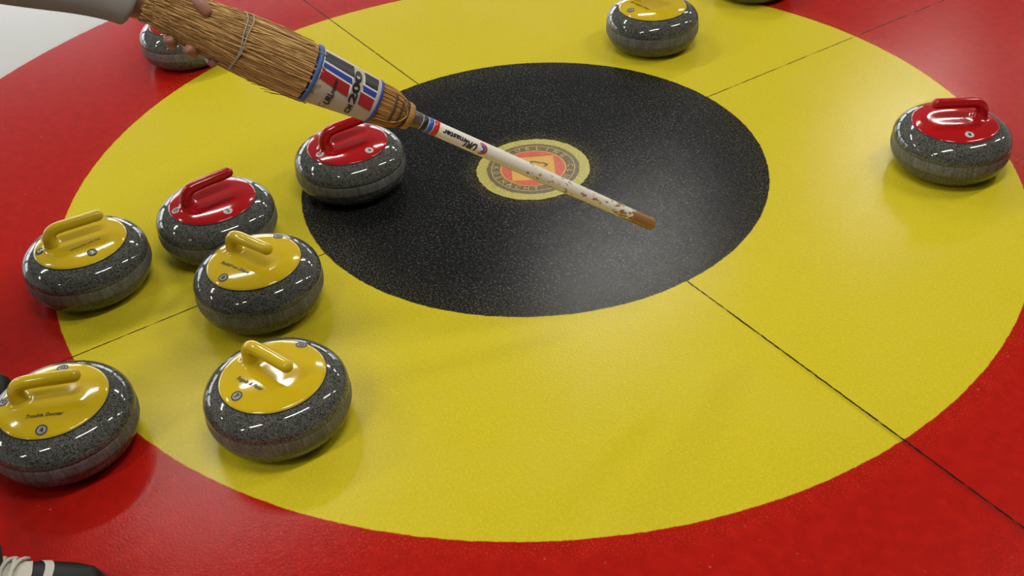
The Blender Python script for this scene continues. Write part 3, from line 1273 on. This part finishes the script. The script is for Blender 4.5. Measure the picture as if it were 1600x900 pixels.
TOE_R = at_z(163, 924, 0.02)
DIR_R = Vector((0.52, 0.855, 0)).normalized()
TOE_L = at_z(17, 606, 0.03)
DIR_L = Vector((0.36, 0.93, 0)).normalized()
ANK_R = TOE_R - DIR_R * 0.235
ANK_R.z = 0.10
ANK_L = TOE_L - DIR_L * 0.235
ANK_L.z = 0.10
KNR = Vector((0.445, -1.665, 0.50))
KNL = Vector((-0.10, -1.640, 0.50))
HIPR = Vector((0.270, -1.930, 0.840))
HIPL = Vector((0.065, -1.930, 0.840))
ELR = Vector((0.520, -1.640, 0.900))
WRR = Vector((0.450, -1.600, 0.660))
body = {
    'pelvis': (PEL, 0.095), 'belly': ((0.175, -1.76, 0.98), 0.10), 'chest': (CHE, 0.080), 'neck0': ((0.19, -1.44, 1.17), 0.055),
    'neck1': ((0.20, -1.385, 1.215), 0.052), 'jaw': ((0.212, -1.325, 1.225), 0.060), 'skull': ((0.215, -1.320, 1.315), 0.090), 'crown': ((0.218, -1.300, 1.385), 0.060),
    'nose': ((0.224, -1.225, 1.262), 0.012),
    'shl': (SHL, 0.036), 'ell': (EL, 0.034), 'wrl': (WR, 0.027),
    'shr': (SHR + Vector((-0.05, 0, -0.01)), 0.026), 'elr': (ELR, 0.034), 'wrr': (WRR, 0.027), 'handr': ((0.447, -1.572, 0.585), 0.030), 'fingr': ((0.452, -1.578, 0.530), 0.016),
    'hipl': (HIPL, 0.075), 'knl': (KNL, 0.055), 'ankl': (ANK_L, 0.037),
    'hipr': (HIPR, 0.075), 'knr': (KNR, 0.055), 'ankr': (ANK_R, 0.037),
    # left hand closed round the straw
    'heel': (gp(218, 14, -0.036), 0.0280), 'palm': (gp(250, 14, -0.050), 0.0260),
    'i0': (gp(300, 30, -0.048), 0.0125), 'i1': (gp(318, 72, -0.046), 0.0105), 'i2': (gp(329, 94, -0.022), 0.0092), 'i3': (gp(334, 99, 0.002), 0.0086),
    'm0': (gp(282, 36, -0.052), 0.0125), 'm1': (gp(290, 64, -0.046), 0.0110), 'm2': (gp(303, 85, -0.014), 0.0096), 'm3': (gp(296, 79, 0.014), 0.0094), 'm4': (gp(291, 74, 0.020), 0.0080),
    'r0': (gp(264, 34, -0.052), 0.0120), 'r1': (gp(264, 54, -0.044), 0.0108), 'r2': (gp(269, 71, -0.012), 0.0094), 'r3': (gp(264, 64, 0.014), 0.0090), 'r4': (gp(262, 58, 0.018), 0.0078),
    'l0': (gp(242, 26, -0.050), 0.0110), 'l1': (gp(240, 40, -0.042), 0.0095), 'l2': (gp(256, 36, -0.036), 0.0080),
    't0': (gp(262, -8, -0.036), 0.0190), 't1': (gp(290, -14, 0.004), 0.0175), 't2': (gp(311, 4, 0.030), 0.0136), 't3': (gp(323, 18, 0.034), 0.0104), 't4': (gp(328, 24, 0.034), 0.0080),
}
bedges = [('pelvis', 'belly'), ('belly', 'chest'), ('chest', 'neck0'), ('neck0', 'neck1'), ('neck1', 'jaw'), ('jaw', 'skull'), ('skull', 'crown'), ('jaw', 'nose'),
          ('chest', 'shl'), ('shl', 'ell'), ('ell', 'wrl'), ('chest', 'shr'), ('shr', 'elr'), ('elr', 'wrr'), ('wrr', 'handr'), ('handr', 'fingr'),
          ('pelvis', 'hipl'), ('hipl', 'knl'), ('knl', 'ankl'), ('pelvis', 'hipr'), ('hipr', 'knr'), ('knr', 'ankr'),
          ('wrl', 'heel'), ('heel', 'palm'), ('palm', 'i0'), ('i0', 'i1'), ('i1', 'i2'), ('i2', 'i3'), ('palm', 'm0'), ('m0', 'm1'), ('m1', 'm2'), ('m2', 'm3'), ('m3', 'm4'),
          ('palm', 'r0'), ('r0', 'r1'), ('r1', 'r2'), ('r2', 'r3'), ('r3', 'r4'), ('palm', 'l0'), ('l0', 'l1'), ('l1', 'l2'),
          ('heel', 't0'), ('t0', 't1'), ('t1', 't2'), ('t2', 't3'), ('t3', 't4')]
skin_mesh('body', rel(body), bedges, M['skin'], person, 'pelvis')
cuff = gp(206, 6, -0.032)
sw = {
    'waist': (PEL + Vector((0, 0.06, 0.03)), 0.150), 'belly': ((0.175, -1.76, 0.98), 0.150), 'chest': (CHE, 0.155), 'coll': ((0.19, -1.435, 1.178), 0.088),
    'shl': (SHL, 0.088), 'arml': ((SHL + EL) * 0.5, 0.062), 'ell': (EL, 0.056), 'forel': ((EL + WR) * 0.5, 0.046), 'foreb': (EL + (WR - EL) * 0.75, 0.0380), 'forec': (WR, 0.0400), 'cufl': (cuff, 0.0460),
    'shr': (SHR, 0.090), 'armr': ((SHR + ELR) * 0.5, 0.062), 'elr': (ELR, 0.056), 'cufr': (WRR, 0.044),
}
skin_mesh('sweater', rel(sw), [('waist', 'belly'), ('belly', 'chest'), ('chest', 'coll'), ('chest', 'shl'), ('shl', 'arml'), ('arml', 'ell'), ('ell', 'forel'), ('forel', 'foreb'), ('foreb', 'forec'), ('forec', 'cufl'),
                               ('chest', 'shr'), ('shr', 'armr'), ('armr', 'elr'), ('elr', 'cufr')], M['sweater'], person, 'waist')
hem_r, hem_l = TOE_R - DIR_R * 0.188, TOE_L - DIR_L * 0.235
hem_r.z = hem_l.z = 0.045
tr = {
    'top': (PEL + Vector((0.003, 0.10, 0.055)), 0.135), 'waist': (PEL + Vector((0, 0.02, 0.0)), 0.140), 'hipl': (HIPL, 0.110), 'knl': (KNL, 0.082), 'shl': ((KNL + hem_l) * 0.5, 0.070), 'heml': (hem_l, 0.062),
    'hipr': (HIPR, 0.110), 'knr': (KNR, 0.082), 'shr': ((KNR + hem_r) * 0.5, 0.070), 'hemr': (hem_r, 0.084),
}
skin_mesh('trousers', rel(tr), [('top', 'waist'), ('waist', 'hipl'), ('hipl', 'knl'), ('knl', 'shl'), ('shl', 'heml'), ('waist', 'hipr'), ('hipr', 'knr'), ('knr', 'shr'), ('shr', 'hemr')], M['trousers'], person, 'top')
# hair cap, eyes, ears
hc = Vector((0.215, -1.336, 1.325)) - P0
vs, fs = [], []
for i in range(9):
    th = i / 8 * PI * 0.50
    for j in range(24):
        a = 2 * PI * j / 24
        vs.append(hc + Vector((0.088 * math.sin(th) * math.cos(a), -0.014 + 0.098 * math.sin(th) * math.sin(a), 0.098 * math.cos(th))))
for i in range(8):
    for j in range(24):
        k = (j + 1) % 24
        fs.append((i * 24 + j, (i + 1) * 24 + j, (i + 1) * 24 + k, i * 24 + k))
mesh_py('hair', vs, fs, M['hair'], person)
for sx in (-1, 1):
    v_, f_ = lathe([(0.0005, -0.012), (0.007, -0.009), (0.011, 0), (0.007, 0.009), (0.0005, 0.012)], 12)
    e_ = mesh_py('eye', v_, f_, M['white_ink'], person)
    e_.location = Vector((0.219 + 0.030 * sx, -1.256, 1.290)) - P0
    v_, f_ = lathe([(0.0005, -0.006), (0.0045, -0.004), (0.006, 0), (0.0045, 0.004), (0.0005, 0.006)], 10)
    i_ = mesh_py('iris', v_, f_, M['hair'], e_)
    i_.location = (0.0, 0.0068, -0.001)
    v_, f_ = lathe([(0.0005, -0.032), (0.010, -0.024), (0.015, 0.004), (0.011, 0.025), (0.0005, 0.032)], 12)
    e_ = mesh_py('ear', v_, f_, M['skin'], person)
    e_.location = Vector((0.214 + 0.086 * sx, -1.325, 1.275)) - P0
    e_.scale = (0.5, 1, 1)
v_, f_ = tube_geo([(-0.024, 0, 0), (0, 0.004, -0.001), (0.024, 0, 0)], [0.002, 0.006, 0.002], 8)
mo = mesh_py('mouth', v_, f_, M['lab_red'], person)
mo.location = Vector((0.220, -1.258, 1.226)) - P0

# sneakers
SHL_TAB_W = [(0.0, 0.012), (0.006, 0.030), (0.02, 0.042), (0.05, 0.0495), (0.09, 0.0500), (0.14, 0.0450), (0.20, 0.0370), (0.25, 0.0350), (0.285, 0.0290), (0.298, 0.018), (0.302, 0.006)]
SHL_TAB_H = [(0.0, 0.030), (0.006, 0.046), (0.02, 0.057), (0.05, 0.065), (0.09, 0.073), (0.14, 0.086), (0.19, 0.100), (0.24, 0.104), (0.285, 0.102), (0.302, 0.092)]


def shoe_pt(d, a, off=0.0):
    """d metres behind the toe tip, a 0..pi across the top from left to right"""
    w = lerp_tab(SHL_TAB_W, d) + off
    h = lerp_tab(SHL_TAB_H, d) + off
    e = 0.72
    c, s = math.cos(a), math.sin(a)
    return Vector((-d, w * math.copysign(abs(c) ** e, c), 0.018 + (h - 0.018) * abs(s) ** e))


def sneaker(toe, direction, label):
    ang = math.atan2(direction.y, direction.x)
    toe = Vector((toe.x, toe.y, 0))
    ds = [0, 0.002, 0.006, 0.012, 0.02, 0.03, 0.045, 0.06, 0.08, 0.10, 0.12, 0.14, 0.16, 0.18, 0.2, 0.22, 0.24, 0.26, 0.28, 0.292, 0.298, 0.302]
    n = 18
    vs, fs = [], []
    for d in ds:
        for j in range(n + 1):
            vs.append(shoe_pt(d, PI * j / n))
    for i in range(len(ds) - 1):
        for j in range(n):
            a = i * (n + 1) + j
            fs.append((a, a + 1, a + n + 2, a + n + 1))
    fs.append(tuple(range(n + 1)))
    e = (len(ds) - 1) * (n + 1)
    fs.append(tuple(e + j for j in reversed(range(n + 1))))
    up = fix_normals(mesh_py('sneaker', vs, fs, M['shoe_black'], person))
    up['label'] = label
    up.location = toe - P0
    up.rotation_euler = (0, 0, ang)
    vs, fs = [], []
    for d in ds:
        w = lerp_tab(SHL_TAB_W, d) + 0.004
        dx = d * 1.01 - 0.003
        for y, z in ((-w, 0.0), (-w - 0.001, 0.014), (-w + 0.002, 0.022), (w - 0.002, 0.022), (w + 0.001, 0.014), (w, 0.0)):
            vs.append((-dx, y, z))
    for i in range(len(ds) - 1):
        for j in range(6):
            k = (j + 1) % 6
            fs.append((i * 6 + j, i * 6 + k, (i + 1) * 6 + k, (i + 1) * 6 + j))
    fs.append((0, 1, 2, 3, 4, 5))
    e = (len(ds) - 1) * 6
    fs.append(tuple(e + j for j in range(6)))
    fix_normals(mesh_py('sole', vs, fs, M['shoe_sole'], up, smooth=False))
    # cream band over the toe box and the cream tongue

    def patch(name, d_fun, a0, a1, off, mat, nn=16, nd=3):
        vs, fs = [], []
        for j in range(nn + 1):
            a = a0 + (a1 - a0) * j / nn
            d0, d1 = d_fun(a)
            for k in range(nd + 1):
                vs.append(shoe_pt(d0 + (d1 - d0) * k / nd, a, off))
        for j in range(nn):
            for k in range(nd):
                q_ = j * (nd + 1) + k
                fs.append((q_, q_ + 1, q_ + nd + 2, q_ + nd + 1))
        return fix_normals(mesh_py(name, vs, fs, mat, up))
    patch('toe_stripe', lambda a: (0.072 + 0.030 * math.cos(a) ** 2, 0.086 + 0.036 * math.cos(a) ** 2), 0.25, PI - 0.25, 0.0016, M['shoe_cream'])
    patch('tongue', lambda a: (0.104 + 0.016 * abs(math.cos(a)), 0.205), PI / 2 - 0.62, PI / 2 + 0.62, 0.0012, M['shoe_cream'])
    rn = random.Random(5)
    for k in range(4):
        d = 0.124 + 0.017 * k
        for s_ in (1, -1):
            pts = []
            for t in range(9):
                f = t / 8
                a = PI / 2 + s_ * (0.85 - 1.7 * f)
                pts.append(shoe_pt(d + 0.018 * f, a, 0.004 + 0.003 * math.sin(PI * f)))
            vs, fs = tube_geo(pts, 0.0036, 6)
            fix_normals(mesh_py('lace', vs, fs, M['shoe_cream'], up))
    return up


sneaker(TOE_R, DIR_R, 'black leather sneaker with cream laces and toe stripe')
sneaker(TOE_L, DIR_L, 'black sneaker toe')
